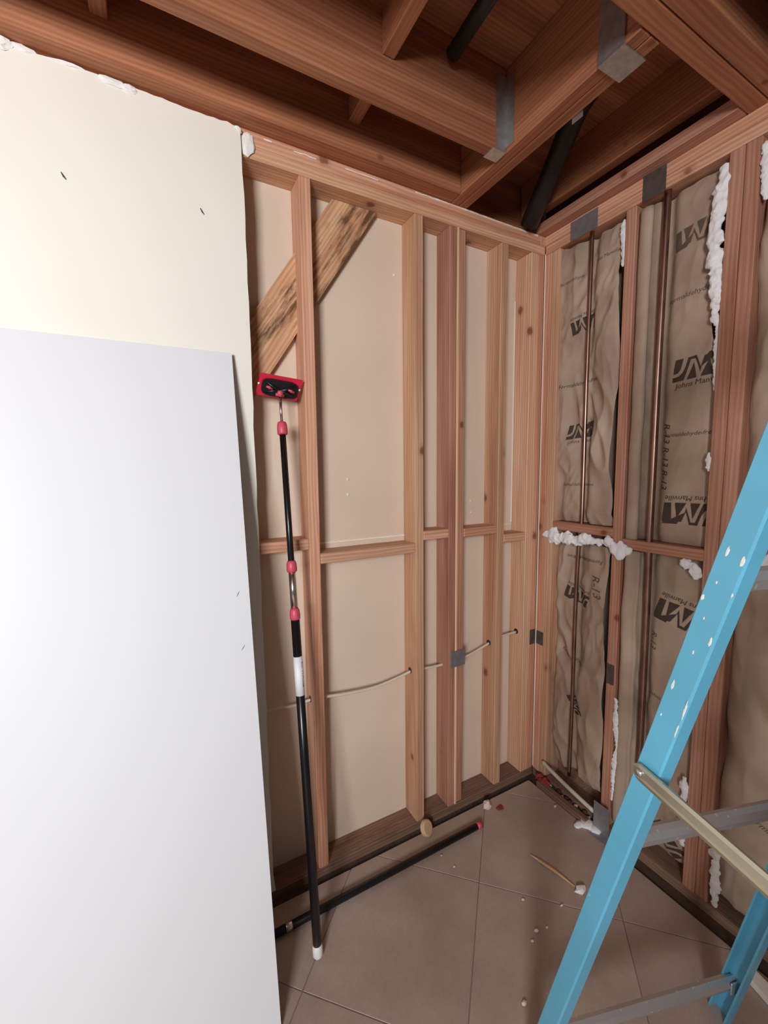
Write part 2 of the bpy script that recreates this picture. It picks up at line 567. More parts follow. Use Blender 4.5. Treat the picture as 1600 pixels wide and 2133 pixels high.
# cream drywall with torn top edge
rng = random.Random(3)
pts = [(XL, 0.03), (-1.247, 0.035)]
z = 0.10
while z < 2.42:
    pts.append((-1.2525 + rng.uniform(-0.0018, 0.0018) + 0.004 * (1.2 - z) / 2.4 - 0.002, z)); z += 0.06
pts.append((-1.259, 2.437))
x = -1.275
while x > -1.90:
    pts.append((x, 2.4375 + rng.uniform(-0.003, 0.004))); x -= 0.018
pts.append((XL, 2.438))
prism('drywall_panel', [(a, -0.0127, b) for a, b in pts], (0, 0.0122, 0), 'cream', wall_back)
for c, rd, sd in (((-1.785, -0.012, 2.435), (0.030, 0.007, 0.016), 1), ((-1.74, -0.010, 2.437), (0.030, 0.007, 0.009), 2),
                  ((-1.565, -0.012, 2.436), (0.030, 0.006, 0.009), 3), ((-1.53, -0.012, 2.434), (0.024, 0.006, 0.010), 4),
                  ((-1.265, -0.010, 2.431), (0.012, 0.005, 0.010), 5), ((-1.238, -0.003, 2.403), (0.022, 0.006, 0.028), 6),
                  ((-1.655, -0.010, 2.440), (0.035, 0.006, 0.005), 8), ((-1.238, -0.002, 2.425), (0.013, 0.005, 0.012), 9)):
    lump('torn_plaster', c, rd, 'plaster', wall_back, seed=sd, amp=0.5)
for x, z in ((-1.681, 2.182), (-1.371, 2.183)):
    bm = bmesh.new()
    add_tube(bm, [(x - 0.004, -0.0133, z + 0.008), (x, -0.0133, z), (x + 0.005, -0.0133, z - 0.006)], [0.0012, 0.0022, 0.001], 6)
    mesh_obj('nail_hole', bm, 'ink', wall_back, origin=(x, -0.0133, z))
# paint smears on the upper plate
for x0, x1, zz in ((-0.66, -0.04, 2.4425), (-0.93, -0.80, 2.437), (-1.10, -1.02, 2.4345), (-1.19, -1.155, 2.438)):
    bm = bmesh.new()
    xx = x0
    P, R = [], []
    while xx < x1:
        P.append((xx, -0.0003, zz + 0.0025 * noise.noise(Vector((xx * 40, 0, 1))))); R.append(0.0005 + (0.0035 if x1 - x0 > .3 else 0.0015) * abs(noise.noise(Vector((xx * 31, 3, 1)))) + 0.0008)
        xx += 0.012
    add_tube(bm, P, R, 6, True, (0.3, 1))
    mesh_obj('paint_smear', bm, 'plaster', wall_back, origin=P[0])

# ---- right wall
wall_right = tag(empty('wall_right'), 'stud wall with paper faced insulation between the studs', kind='structure')
box('sheathing', (D + 0.001, YF, -0.02), (D + 0.02, 0.10, ZU), 'wood_dirty', wall_right)
lumber('sole_plate', (0.0, YF, -0.018), (D, -0.001, ZS), 'y', 'wood_dirty', wall_right)
lumber('top_plate', (0.0, YF, ZT), (D, -0.001, ZJ - 0.0006), 'y', 'wood', wall_right)
lumber('top_plate', (-0.030 + 0.0295, YF, ZJ), (D, D, ZU), 'y', 'wood', wall_right)
lumber('plate_end', (-0.029, 0.0005, ZJ), (-0.0012, D, ZU), 'z', 'wood_pale', wall_right)
for y, mt in ((-0.037, 'wood'), (-0.0765, 'wood_pale'), (-0.392, 'wood_red'), (-0.699, 'wood_red'), (-0.7375, 'wood_red'),
              (-1.145, 'wood_red'), (-1.55, 'wood_red')):
    lumber('stud', (0.0 if y > -.7 else 0.001, y, ZS + 0.0005), (D, y + 0.0375, ZT - 0.0005), 'z', mt, wall_right)
lumber('block', (0.0005, -0.3540, 1.196), (D, -0.077, 1.233), 'y', 'wood_red', wall_right)
lumber('block', (0.0005, -0.6610, 1.160), (D, -0.3925, 1.198), 'y', 'wood_red', wall_right)
lumber('block', (0.0005, -1.1070, 1.196), (D, -0.738, 1.233), 'y', 'wood_red', wall_right)
box('nail_plate', (-0.0020, -0.245, 2.371), (-0.0004, -0.125, 2.443), 'tin', wall_right, 0.0004)
box('nail_plate', (-0.0020, -0.487, 2.366), (-0.0004, -0.411, 2.449), 'tin_dark', wall_right, 0.0004)
box('nail_plate', (-0.0020, -0.387, 0.614), (-0.0004, -0.356, 0.696), 'tin_dark', wall_right, 0.0004)
box('nail_plate', (-0.0020, -0.0445, 0.647), (-0.0004, -0.0055, 0.710), 'tin_dark', wall_right, 0.0004)

# ---- unseen room behind the camera, with the openings the daylight comes through
wall_front = tag(empty('wall_front', (0, YF, 0)), 'plain wall with a window opening', kind='structure')
box('wall_piece', (-2.60, YF - 0.12, 0), (0.14, YF, 2.45), 'dimmed_wall', wall_front)
box('wall_piece', (XL, YF - 0.12, 0), (-3.70, YF, 2.45), 'dimmed_wall', wall_front)
box('wall_piece', (-3.70, YF - 0.12, 0), (-2.60, YF, 1.38), 'dimmed_wall', wall_front)
box('lintel', (-3.70, YF - 0.12, 2.26), (-2.60, YF, 2.45), 'dimmed_wall', wall_front)
window1 = tag(empty('window_1', (-3.15, YF - 0.06, 1.38)), 'white framed window', kind='structure')
for x in (-3.70, -2.65):
    box('window_stile', (x, YF - 0.10, 1.38), (x + 0.05, YF - 0.06, 2.26), 'frame', window1, 0.003)
for z in (1.38, 2.21):
    box('window_rail', (-3.65, YF - 0.10, z), (-2.65, YF - 0.06, z + 0.05), 'frame', window1, 0.003)
wall_left = tag(box('wall_left', (XL - 0.12, YF, 0), (XL, 0.12, 2.45), 'dimmed_wall'), 'plain painted wall', kind='structure')

# ---- ceiling framing
ceiling = tag(empty('ceiling', (0, 0, ZU)), 'open ceiling framing of dark reddish joists', kind='structure')
ZF = 2.69
box('subfloor', (XL - 0.1, YF - 0.1, ZF), (0.16, 0.16, ZF + 0.02), 'wood_joist', ceiling)
box('rim_board', (XL, D + 0.014, ZU), (0.16, D + 0.05, ZF), 'wood_joist', ceiling)
box('rim_board', (D + 0.01, YF, ZU + 0.001), (D + 0.05, 0.09, ZF), 'wood_joist', ceiling)
lumber('joist', (XL, -0.055, ZU + 0.0006), (-0.503, 0.020, ZF), 'x', 'wood_joist', ceiling)
lumber('joist', (-0.502, -0.696, ZU), (-0.4655, D, ZF), 'y', 'wood_joist', ceiling)
lumber('joist', (-0.4645, -0.696, ZU), (-0.4275, D, ZF), 'y', 'wood_joist', ceiling)
lumber('joist', (XL, -0.275, ZU), (-0.504, -0.237, ZF), 'x', 'wood_joist', ceiling)
lumber('nailer', (-0.047, -0.697, ZU + 0.0006), (0.06, D, ZU + 0.0385), 'y', 'wood_red', ceiling)
lumber('joist', (-0.058, -0.696, 2.530), (-0.018, D, ZF), 'y', 'wood_joist', ceiling)
lumber('header', (XL, -0.746, ZU), (0.06, -0.698, ZF), 'x', 'wood_joist', ceiling)
lumber('header', (XL, -0.800, ZU), (0.06, -0.748, ZF), 'x', 'wood_joist', ceiling)
lumber('joist', (XL, -1.20, ZU), (0.06, -1.162, ZF), 'x', 'wood_joist', ceiling)
lumber('block', (-0.940, -0.2365, 2.537), (-0.903, -0.0555, ZF), 'y', 'wood_joist', ceiling)
lumber('block', (-0.940, -0.6975, 2.549), (-0.903, -0.2755, ZF), 'y', 'wood_joist', ceiling)
lumber('block', (-1.600, -0.2365, 2.537), (-1.563, -0.0555, ZF), 'y', 'wood_joist', ceiling)
box('ceiling_board', (XL, YF, ZU - 0.014), (0.0, -0.93, ZU - 0.001), 'dimmed_wall', ceiling)

def hanger(axis, name='joist_hanger'):
    bm = bmesh.new()
    if axis == 'x':      # holds the long joist where it meets the cross joist
        add_box(bm, (-0.556, -0.2785, 2.4465), (-0.5035, -0.2335, 2.4488))
        add_box(bm, (-0.545, -0.2785, 2.449), (-0.5045, -0.2762, 2.66))
        add_box(bm, (-0.545, -0.2358, 2.449), (-0.5045, -0.2335, 2.66))
        add_box(bm, (-0.5048, -0.3100, 2.46), (-0.5030, -0.2762, 2.66))
        c = (-0.53, -0.256, 2.45)
    else:
        add_box(bm, (-0.5085, -0.660, 2.4445), (-0.4215, -0.593, 2.4485))
        add_box(bm, (-0.5085, -0.660, 2.449), (-0.5030, -0.593, 2.60))
        add_box(bm, (-0.4268, -0.660, 2.449), (-0.4215, -0.593, 2.60))
        c = (-0.465, -0.62, 2.45)
    return mesh_obj(name, bm, 'galv', None, origin=c)
tag(hanger('x'), 'galvanised joist hanger under the end of the long grained joist', 'joist hanger')
tag(hanger('y'), 'square galvanised joist hanger under the cross joist by the header', 'joist hanger')

# =================================================================== THINGS
# ---- leaning white board
top = Vector((-1.9, -0.030, 1.806)); bot = Vector((-1.9, -0.36, 0.0))
up = (top - bot).normalized()
nrm = Vector((0, -1, 0)) - up * (Vector((0, -1, 0)).dot(up)); nrm.normalize()
board = tag(empty('leaning_board', (-1.92, -0.36, 0.0)), 'large smooth white board leaning against the cream wall', 'board')
bm = bmesh.new()
xl, xr_t, xr_b = -2.53, -1.3125, -1.319
q = [Vector((xl, 0, 0)) + Vector((0, bot.y, bot.z)), Vector((xr_b, bot.y, bot.z)), Vector((xr_t, top.y, top.z)), Vector((xl, top.y, top.z - 0.006))]
add_prism(bm, q, -nrm * 0.010)
mesh_obj('panel', bm, 'sheet', board, origin=tuple(q[0]))
for (x, tt, a) in ((-1.345, 0.625, 0.5), (-1.342, 0.545, 0.6)):
    p = bot + (top - bot) * tt
    p.x = x
    p += nrm * 0.0004
    bm = bmesh.new()
    e = Vector((math.sin(a), 0, 0)) + up * math.cos(a)
    add_tube(bm, [p - e * 0.008, p, p + e * 0.008], [0.0003, 0.0008, 0.0003], 6)
    mesh_obj('scuff', bm, 'ink', board, origin=tuple(p))

# ---- pole sander
PA, PB = Vector((-1.179, -0.249, 0.0)), Vector((-1.169, 0.0, 1.714))
pdv = (PB - PA).normalized()
def pp(s): return PA + pdv * s
sander = tag(empty('pole_sander', tuple(PA)), 'black telescopic pole sander with red collars leaning on the studs', 'pole sander')
tube('end_cap', [pp(0.004), pp(0.012), pp(0.034), pp(0.045)], [0.010, 0.0155, 0.0155, 0.013], 'white_plastic', sander)
tube('lower_tube', [pp(0.040), pp(1.02)], 0.0135, 'black_tube', sander)
tube('sticker', [pp(0.788), pp(0.906)], 0.0139, 'label_white', sander, seg=20)
tube('inner_tube', [pp(1.01), pp(1.60)], 0.0098, 'black_tube', sander)
tube('chrome_tube', [pp(1.045), pp(1.175)], 0.0108, 'chrome', sander)
for a, b in ((1.018, 1.053), (1.165, 1.200), (1.594, 1.634)):
    m_ = (a + b) / 2
    tube('collar', [pp(a), pp(a + 0.004), pp(m_), pp(b - 0.006), pp(b)], [0.0135, 0.0160, 0.0162, 0.0148, 0.0120], 'red_plastic', sander, seg=16)
tube('rod', [pp(1.63), pp(1.722)], 0.0042, 'chrome', sander)
# lettering along the sticker
side = (pdv.cross(Vector((0, 1, 0)))).normalized()        # screen right
tv = text_mesh('EZ WALLS', 0.017)
for v in tv.verts:
    along, across = v.co.x, v.co.y
    ang = math.radians(48) + across / 0.0141
    vd = -Vector((0, 1, 0))
    vd = (vd - pdv * vd.dot(pdv)).normalized()
    sd = Vector((1, 0, 0)); sd = (sd - pdv * sd.dot(pdv)).normalized()
    v.co = pp(0.852) - pdv * along + (vd * math.cos(ang) + sd * math.sin(ang)) * 0.0142
mesh_obj('lettering', tv, 'ink', sander)
# head: red backing plate, black frame, wing nuts
hc = PB + pdv * 0.010 + Vector((0.0, -0.004, 0))
hx = Vector((0.985, 0.0, -0.085)).normalized()
hn = Vector((0.05, -0.86, -0.48)); hn = (hn - hx * hn.dot(hx)).normalized()
hy = hn.cross(hx).normalized()
if hy.z < 0: hy = -hy
def hp(a, b, c): return hc + hx * a + hy * b + hn * c
pl = [hp(-0.070, -0.034, -0.012), hp(0.062, -0.034, -0.012), hp(0.070, 0.034, -0.012), hp(-0.062, 0.034, -0.012)]
prism('backing_plate', pl, hn * 0.006, 'red_plate', sander)
bm = bmesh.new()
ring = []
for k in range(24):
    a = 2 * math.pi * k / 24
    ca, sa = math.cos(a), math.sin(a)
    px_ = 0.056 * math.copysign(abs(ca) ** 0.45, ca)
    py_ = 0.026 * math.copysign(abs(sa) ** 0.45, sa) - 0.002
    ring.append(hp(px_, py_, -0.006))
add_prism(bm, ring, hn * 0.010)
plate_o = mesh_obj('clamp_frame', bm, 'black_plastic', sander, origin=tuple(hc))
for sx in (-1, 1):
    for sy in (-1, 1):
        bm = bmesh.new()
        add_tube(bm, [hp(sx * 0.046, sy * 0.017 - 0.002, 0.004), hp(sx * 0.024, sy * 0.007 - 0.004, 0.010), hp(0, -0.006, 0.012)], [0.003, 0.004, 0.006], 8)
        mesh_obj('rib', bm, 'black_plastic', plate_o, smooth=True)
for sx in (-1, 1):
    w = bmesh.new()
    c = hp(sx * 0.034, -0.001, 0.010)
    add_tube(w, [c - hn * 0.006, c + hn * 0.006], 0.0045, 10)
    add_tube(w, [c - hx * 0.010 + hn * 0.003 + hy * 0.003, c + hx * 0.010 + hn * 0.003 - hy * 0.003], [0.0035, 0.0035], 8)
    mesh_obj('wing_nut', w, 'red_plastic', sander, smooth=True)
    tube('screw', [hp(sx * 0.064, 0.002, -0.007), hp(sx * 0.064, 0.002, -0.004)], 0.0035, 'label_white', sander, seg=8)
w = bmesh.new()
add_lump(w, hp(0, -0.012, 0.014), (0.010, 0.010, 0.012), 3, 0.15)
add_tube(w, [hp(-0.013, -0.018, 0.014), hp(0.013, -0.018, 0.014)], 0.005, 10)
mesh_obj('swivel', w, 'red_plastic', sander, smooth=True)

# ---- second pole lying on the floor along the wall
pole2 = tag(empty('extension_pole', (-0.44, -0.128, 0.0)), 'black extension pole lying on the tiles along the wall', 'pole')
tube('tube', [(-1.70, -0.130, 0.0125), (-0.455, -0.128, 0.0125)], 0.0122, 'black_tube', pole2)
tube('chrome_end', [(-1.245, -0.1292, 0.0128), (-1.225, -0.1292, 0.0128)], 0.0125, 'chrome', pole2)
tube('red_tip', [(-0.458, -0.128, 0.0125), (-0.436, -0.128, 0.0125)], 0.0128, 'red_plastic', pole2)

# ---- electric cable run through the studs
cp = [(-1.50, 0.045, 0.655), (-1.242, 0.045, 0.653), (-1.15, 0.046, 0.643), (-1.068, 0.045, 0.648), (-0.95, 0.043, 0.634), (-0.829, 0.042, 0.628),
      (-0.72, 0.044, 0.640), (-0.647, 0.045, 0.652), (-0.595, 0.045, 0.646), (-0.53, 0.046, 0.641), (-0.43, 0.045, 0.643), (-0.367, 0.044, 0.650),
      (-0.290, 0.045, 0.668), (-0.229, 0.045, 0.684), (-0.171, 0.045, 0.697), (-0.080, 0.045, 0.700)]
def smooth_path(P, n=6):
    P = [Vector(p) for p in P]
    out = []
    for i in range(len(P) - 1):
        a, b, c, d_ = P[max(i - 1, 0)], P[i], P[i + 1], P[min(i + 2, len(P) - 1)]
        for k in range(n):
            t = k / n
            out.append(0.5 * ((2 * b) + (c - a) * t + (2 * a - 5 * b + 4 * c - d_) * t * t + (3 * b - a - 3 * c + d_) * t ** 3))
    out.append(P[-1])
    return out
tag(tube('electric_cable', smooth_path(cp), 0.0052, 'cable', None, seg=10), 'cream electric cable threaded through the bored studs', 'cable')
for x, z in ((-1.0872, 0.648), (-0.6664, 0.652), (-0.2489, 0.680), (-0.0807, 0.700)):
    bm = bmesh.new()
    add_tube(bm, [(x - 0.0006, 0.045, z + 0.003), (x + 0.0003, 0.045, z + 0.003)], 0.0125, 14)
    mesh_obj('hole_shade_disc', bm, 'black_plastic', wall_back, origin=(x, 0.045, z))  # black disc on the stud face stands in for the shade inside the hole

# ---- copper pipes
PIPE1 = [(0.014, -0.212, 2.40), (0.012, -0.2125, 2.1), (0.010, -0.213, 1.8), (0.010, -0.214, 1.5), (0.010, -0.214, 1.24),
         (0.012, -0.206, 1.18), (0.014, -0.198, 1.0), (0.014, -0.196, 0.75), (0.016, -0.195, 0.48), (0.016, -0.193, 0.24), (0.016, -0.192, 0.10)]
PIPE2 = [(0.020, -0.484, 2.40), (0.016, -0.484, 2.1), (0.014, -0.484, 1.8), (0.012, -0.486, 1.4), (0.012, -0.486, 1.21),
         (0.016, -0.486, 1.12), (0.020, -0.486, 0.9), (0.022, -0.486, 0.6), (0.022, -0.486, 0.10)]
tag(tube('copper_pipe', smooth_path(PIPE1, 4), 0.0080, 'copper', None, seg=12), 'thin copper pipe running up the wrinkled insulation by the corner', 'pipe', None)
tag(tube('copper_pipe', smooth_path(PIPE2, 4), 0.0112, 'copper', None, seg=12), 'thicker copper pipe between the paper flap and the flat insulation', 'pipe', None)

# ---- insulation batts
def ridged(v):
    return 1 - abs(noise.noise(v)) * 2
class Batt:
    def __init__(self, name_label, y0, y1, z0, z1, base, amp, seed, pipe=None, fold=0.0):
        self.y0, self.y1, self.z0, self.z1 = y0, y1, z0, z1
        self.base, self.amp, self.seed, self.pipe = base, amp, seed, pipe
        self.root = tag(empty('insulation_batt', (0.045, (y0 + y1) / 2, z0)), name_label, 'insulation', 'paper faced insulation batts')
    def x(self, y, z):
        s = self.seed
        t = (y - self.y1) / (self.y0 - self.y1)           # 0 at the corner side, 1 at the near side
        w = noise.noise(Vector((y * 5, z * 1.6, s)))
        sk = y + 0.05 * noise.noise(Vector((z * 2.6, s, 4))) + 0.012 * noise.noise(Vector((y * 18, z * 11, s)))
        zk = z + 0.05 * noise.noise(Vector((y * 6, z * 3, s + 3)))
        m1 = max(0.0, min(1.0, 0.5 + 1.8 * noise.noise(Vector((y * 5, z * 2.6, s + 7)))))
        c1 = abs(noise.noise(Vector((sk * 10 + zk * 1.2, zk * 1.8, s * 2.0))))
        c2 = abs(noise.noise(Vector((sk * 12 - zk * 5.0, zk * 5.0 + y * 3, s * 3.3))))
        c3 = abs(noise.noise(Vector((sk * 24 + zk * 8.0, zk * 12.0 - y * 6, s * 5.1))))
        x = self.base - self.amp * (0.8 * w + 1.7 * (0.28 - c1) + 1.5 * m1 * (0.22 - c2) + 0.55 * (1 - m1) * (0.2 - c3))
        if self.pipe:
            dd = (y - self.pipe) / 0.020
            x += 0.020 * math.exp(-dd * dd)
        # pillow towards the studs
        e = min(t, 1 - t)
        x += 0.022 * max(0, 1 - e / 0.10) ** 2
        ez = min(z - self.z0, self.z1 - z)
        x += 0.015 * max(0, 1 - ez / 0.05) ** 2
        return min(max(x, -0.006), 0.075)
    def facing(self, edge0=None, edge1=None, top=None, bottom=None, ny=72, nz=200):
        bm = bmesh.new()
        G = []
        for j in range(nz + 1):
            row = []
            zz = j / nz
            for i in range(ny + 1):
                tt = i / ny
                z = self.z0 + (self.z1 - self.z0) * zz
                a = self.y1 + (edge1(z) if edge1 else 0)
                b = self.y0 + (edge0(z) if edge0 else 0)
                y = a + (b - a) * tt
                if top: z = z - top(y) * zz ** 8
                if bottom: z = z + bottom(y) * (1 - zz) ** 8
                row.append(bm.verts.new((self.x(y, z), y, z)))
            G.append(row)
        for j in range(nz):
            for i in range(ny):
                bm.faces.new((G[j][i], G[j][i + 1], G[j + 1][i + 1], G[j + 1][i]))
        self.face = mesh_obj('kraft_facing', bm, 'kraft', self.root, smooth=True, origin=(self.base, self.y0, self.z0))
        box('glass_wool', (0.078, self.y0 + 0.002, self.z0 + 0.003), (D - 0.001, self.y1 - 0.002, self.z1 - 0.003), 'core', self.root)
        return self
    def ink(self, bm, yc, zc, ang, mat, name, lift=0.0012, sx=1.0):
        # refine long edges so that the print follows the paper
        for _ in range(5):
            es = [e for e in bm.edges if e.calc_length() > 0.010]
            if not es: break
            bmesh.ops.subdivide_edges(bm, edges=es, cuts=1)
            bmesh.ops.triangulate(bm, faces=[f for f in bm.faces if len(f.verts) > 4])
        ca, sa = math.cos(ang), math.sin(ang)
        for v in bm.verts:
            tx, ty = v.co.x * sx, v.co.y
            y = yc - (tx * ca - ty * sa)
            z = zc + (tx * sa + ty * ca)
            v.co = Vector((self.x(y, z) - lift, y, z))
        # drop what would hang over the edge of the paper
        kill = [v for v in bm.verts if not (self.y0 + 0.004 < v.co.y < self.y1 - 0.004 and self.z0 + 0.006 < v.co.z < self.z1 - 0.006)]
        bmesh.ops.delete(bm, geom=kill, context='VERTS')
        if len(bm.faces) == 0:
            bm.free(); return None
        me = bpy.data.meshes.new(name)
        bm.to_mesh(me); bm.free()
        me.materials.append(M[mat])
        o = bpy.data.objects.new(name, me)
        return link(o, self.face)
    def words(self, s, size, yc, zc, ang=0.0, mat='print_soft', weight=0.0):
        return self.ink(text_mesh(s, size, 0.25, weight), yc, zc, ang, mat, 'lettering')
    def logo(self, yc, zc, w=0.135, ang=0.0, mat='print', words=True):
        h = w * 0.47
        # dark block with the two letters left blank
        bm = bmesh.new()
        def P(pts):
            bm.faces.new([bm.verts.new((a * w - w / 2 + 0.10 * (b - 0.5) * h, b * h - h / 2, 0)) for a, b in pts])
        P([(0.045, 1.0), (0.20, 1.0), (0.155, 0.50), (0.105, 0.38), (0.015, 0.36), (0.02, 0.6)])                # in front of the J
        P([(0.0, 0.24), (0.02, 0.20), (0.14, 0.24), (0.20, 0.36), (0.25, 0.62), (0.29, 1.0), (0.36, 1.0), (0.30, 0.52), (0.235, 0.0), (0.0, 0.0)])
        P([(0.295, 0.0), (0.415, 0.72), (0.495, 0.0)])
        P([(0.36, 1.0), (0.46, 1.0), (0.56, 0.42), (0.70, 1.0), (0.98, 1.0), (1.0, 1.0), (0.97, 0.88), (0.62, 0.88), (0.56, 0.22), (0.44, 0.88), (0.345, 0.88)])
        P([(0.575, 0.0), (0.725, 0.74), (0.795, 0.0)])
        P([(0.86, 0.0), (0.82, 0.90), (1.0, 0.90), (1.0, 0.0)])
        bmesh.ops.triangulate(bm, faces=bm.faces[:])
        self.ink(bm, yc, zc, ang, mat, 'logo')
        if words:
            dy, dz = math.sin(ang) * h * 0.72, math.cos(ang) * h * 0.72
            self.ink(text_mesh('Johns Manville', h * 0.34, 0.2), yc - dy, zc - dz, ang, mat, 'lettering')

def wob(amp, f, s):
    return lambda z: amp * noise.noise(Vector((z * f, s, 2.2)))
b1u = Batt('wrinkled paper insulation beside the corner, above the cross block', -0.352, -0.030, 1.236, 2.370, 0.022, 0.024, 1.3, -0.214)
b1u.facing(edge0=lambda z: 0.018 + 0.016 * noise.noise(Vector((z * 3, 1, 2))), edge1=lambda z: -0.008 + 0.016 * noise.noise(Vector((z * 4, 5, 2))), top=lambda y: 0.012 + 0.01 * noise.noise(Vector((y * 30, 0, 0))))
b1u.logo(-0.178, 2.040, 0.105, math.pi + 0.16)
b1u.logo(-0.180, 1.618, 0.125, 0.10)
b1u.words('Formaldehyde-Free', 0.022, -0.165, 1.810, 0.05, 'print')
b1u.words('Formaldehyde-free', 0.020, -0.180, 1.395, 0.02)
b1u.words('Johns Manville', 0.018, -0.270, 2.262, 0.08)
b1u.words('Formaldehyde', 0.018, -0.125, 2.225, 0.08)
b1l = Batt('crumpled paper insulation beside the corner, below the cross block', -0.352, -0.077, 0.095, 1.150, 0.024, 0.023, 4.1, -0.196)
b1l.facing(edge0=lambda z: 0.020 + 0.018 * noise.noise(Vector((z * 4, 3, 2))), edge1=lambda z: 0.012 * noise.noise(Vector((z * 5, 7, 2))), bottom=lambda y: 0.02 + 0.02 * noise.noise(Vector((y * 20, 2, 0))))
b1l.logo(-0.192, 0.918, 0.118, math.pi - 0.25, 'print')
b1l.words('Formaldehyde-free', 0.022, -0.225, 1.086, math.pi, 'print')
b1l.words('R-13', 0.050, -0.288, 0.985, -math.pi / 2 + 0.1, 'print_soft')
b1l.words('Formaldehyde', 0.020, -0.170, 0.640, -0.35, 'print')
b1l.logo(-0.200, 0.432, 0.085, math.pi / 2 + 0.5, 'print', False)
b2u = Batt('flat paper insulation with a printed logo, upper bay beside the double stud', -0.661, -0.3925, 1.200, 2.370, 0.028, 0.008, 7.7, -0.486)
b2u.facing(edge0=lambda z: 0.004 + (0.03 if z > 1.95 else 0.03 * max(0, (z - 1.75) / 0.2)) + 0.008 * noise.noise(Vector((z * 6, 3, 9))), top=lambda y: 0.01 + 0.012 * noise.noise(Vector((y * 20, 3, 0))))
b2u.logo(-0.572, 2.205, 0.130, math.pi + 0.10, 'print_soft', False)
b2u.logo(-0.600, 1.786, 0.150, 0.07, 'print')
b2u.logo(-0.597, 1.306, 0.155, math.pi + 0.02, 'print')
b2u.words('Formaldehyde-free', 0.022, -0.575, 2.022, 0.10)
b2u.words('Formaldehyde-free', 0.020, -0.580, 1.572, 0.02)
b2u.words('R-13 R-13 R-13', 0.036, -0.512, 1.500, -math.pi / 2, 'print')
b2l = Batt('flat paper insulation in the lower bay, half hidden behind the ladder rail', -0.661, -0.3925, 0.050, 1.158, 0.030, 0.010, 9.2, -0.486)
b2l.facing(edge0=wob(0.006, 5, 1), bottom=lambda y: 0.015)
b2l.logo(-0.590, 0.950, 0.160, math.pi - 0.16, 'print')
b2l.words('Johns Manville', 0.020, -0.560, 0.630, -0.22)
b2l.words('R-13', 0.034, -0.508, 0.84, -math.pi / 2, 'print_soft')
b2l.logo(-0.595, 0.120, 0.120, math.pi / 2 + 0.9, 'print', False)
b3 = Batt('loose paper insulation at the right edge, beyond the double stud', -1.143, -0.738, 0.050, 2.370, 0.024, 0.024, 12.4, None)
b3.facing(edge1=wob(0.010, 5, 8), bottom=lambda y: 0.02, nz=150)
b3.words('Formaldehyde-free', 0.024, -0.90, 0.36, -0.5, 'print_soft')

# folded paper flap beside the pipe in the second bay
bm = bmesh.new()
def flap_grid(bm, z0, z1, prof, seed, nz=70):
    G = []
    for j in range(nz + 1):
        z = z0 + (z1 - z0) * j / nz
        w = 0.006 * noise.noise(Vector((z * 5, seed, 0)))
        row = []
        for (x, y) in prof:
            row.append(bm.verts.new((x + 0.004 * noise.noise(Vector((z * 9, y * 30, seed))), y + w, z)))
        G.append(row)
    n = len(prof)
    for j in range(nz):
        for i in range(n):
            bm.faces.new((G[j][i], G[j][(i + 1) % n], G[j + 1][(i + 1) % n], G[j + 1][i]))
    bm.faces.new(G[0][::-1]); bm.faces.new(G[-1])
flap_grid(bm, 1.200, 2.345, [(0.020, -0.397), (0.006, -0.402), (-0.001, -0.412), (-0.004, -0.428), (-0.001, -0.441), (0.006, -0.446), (0.014, -0.444), (0.022, -0.430)], 2.0)
mesh_obj('paper_flap', bm, 'kraft', b2u.root, smooth=True, origin=(0, -0.42, 1.2))
bm = bmesh.new()
flap_grid(bm, 0.06, 1.155, [(0.022, -0.397), (0.004, -0.404), (-0.006, -0.418), (0.002, -0.432), (0.012, -0.438), (0.006, -0.450), (0.012, -0.460), (0.026, -0.440)], 5.0)
mesh_obj('paper_flap', bm, 'kraft', b2l.root, smooth=True, origin=(0, -0.42, 0.06))

# exposed glass wool
def fluff(parent, path, rad, seed, squash=(1, 0.7), n=8):
    P = smooth_path(path, 10)
    L = sum((P[i + 1] - P[i]).length for i in range(len(P) - 1))
    rg = random.Random(seed)
    k = max(5, int(L / (rad * 0.40)))
    bm = bmesh.new()
    for i in range(k + 1):
        f = i / k
        p = P[min(int(f * (len(P) - 1)), len(P) - 1)].copy()
        e = min(f, 1 - f)
        r = rad * (0.55 + 0.45 * min(1, e * 5)) * rg.uniform(0.6, 1.25)
        p += Vector((rg.uniform(-0.15, 0.15), rg.uniform(-0.25, 0.25), rg.uniform(-0.25, 0.25))) * rad
        add_lump(bm, p, (r * 0.55, r * rg.uniform(0.7, 1.1), r * rg.uniform(0.8, 1.4)), seed * 10 + i, 0.55, 2, 1.3)
    o = mesh_obj('fluff', bm, 'fluff', parent, smooth=True, origin=tuple(P[0]))
    rm = o.modifiers.new('merge', 'REMESH')
    rm.mode = 'VOXEL'
    rm.voxel_size = max(0.0018, rad * 0.13)
    rm.use_smooth_shade = True
    sm = o.modifiers.new('soften', 'SMOOTH')
    sm.iterations = 3
    return o
fluff(b3.root, [(0.0, -0.748, 2.34), (0.0, -0.752, 2.27), (0.004, -0.752, 2.20)], 0.012, 15)
fluff(b2u.root, [(0.010, -0.650, 2.345), (0.006, -0.646, 2.26), (0.004, -0.636, 2.17), (0.006, -0.640, 2.08), (0.006, -0.645, 2.00), (0.010, -0.650, 1.90)], 0.020, 3)
fluff(b2u.root, [(0.012, -0.654, 1.90), (0.012, -0.656, 1.80), (0.013, -0.657, 1.70)], 0.007, 4)
fluff(b2u.root, [(0.004, -0.658, 1.50), (0.002, -0.657, 1.475), (0.004, -0.658, 1.455)], 0.009, 5)
fluff(b1u.root, [(0.014, -0.340, 2.345), (0.014, -0.342, 2.28), (0.016, -0.345, 2.20)], 0.012, 6)
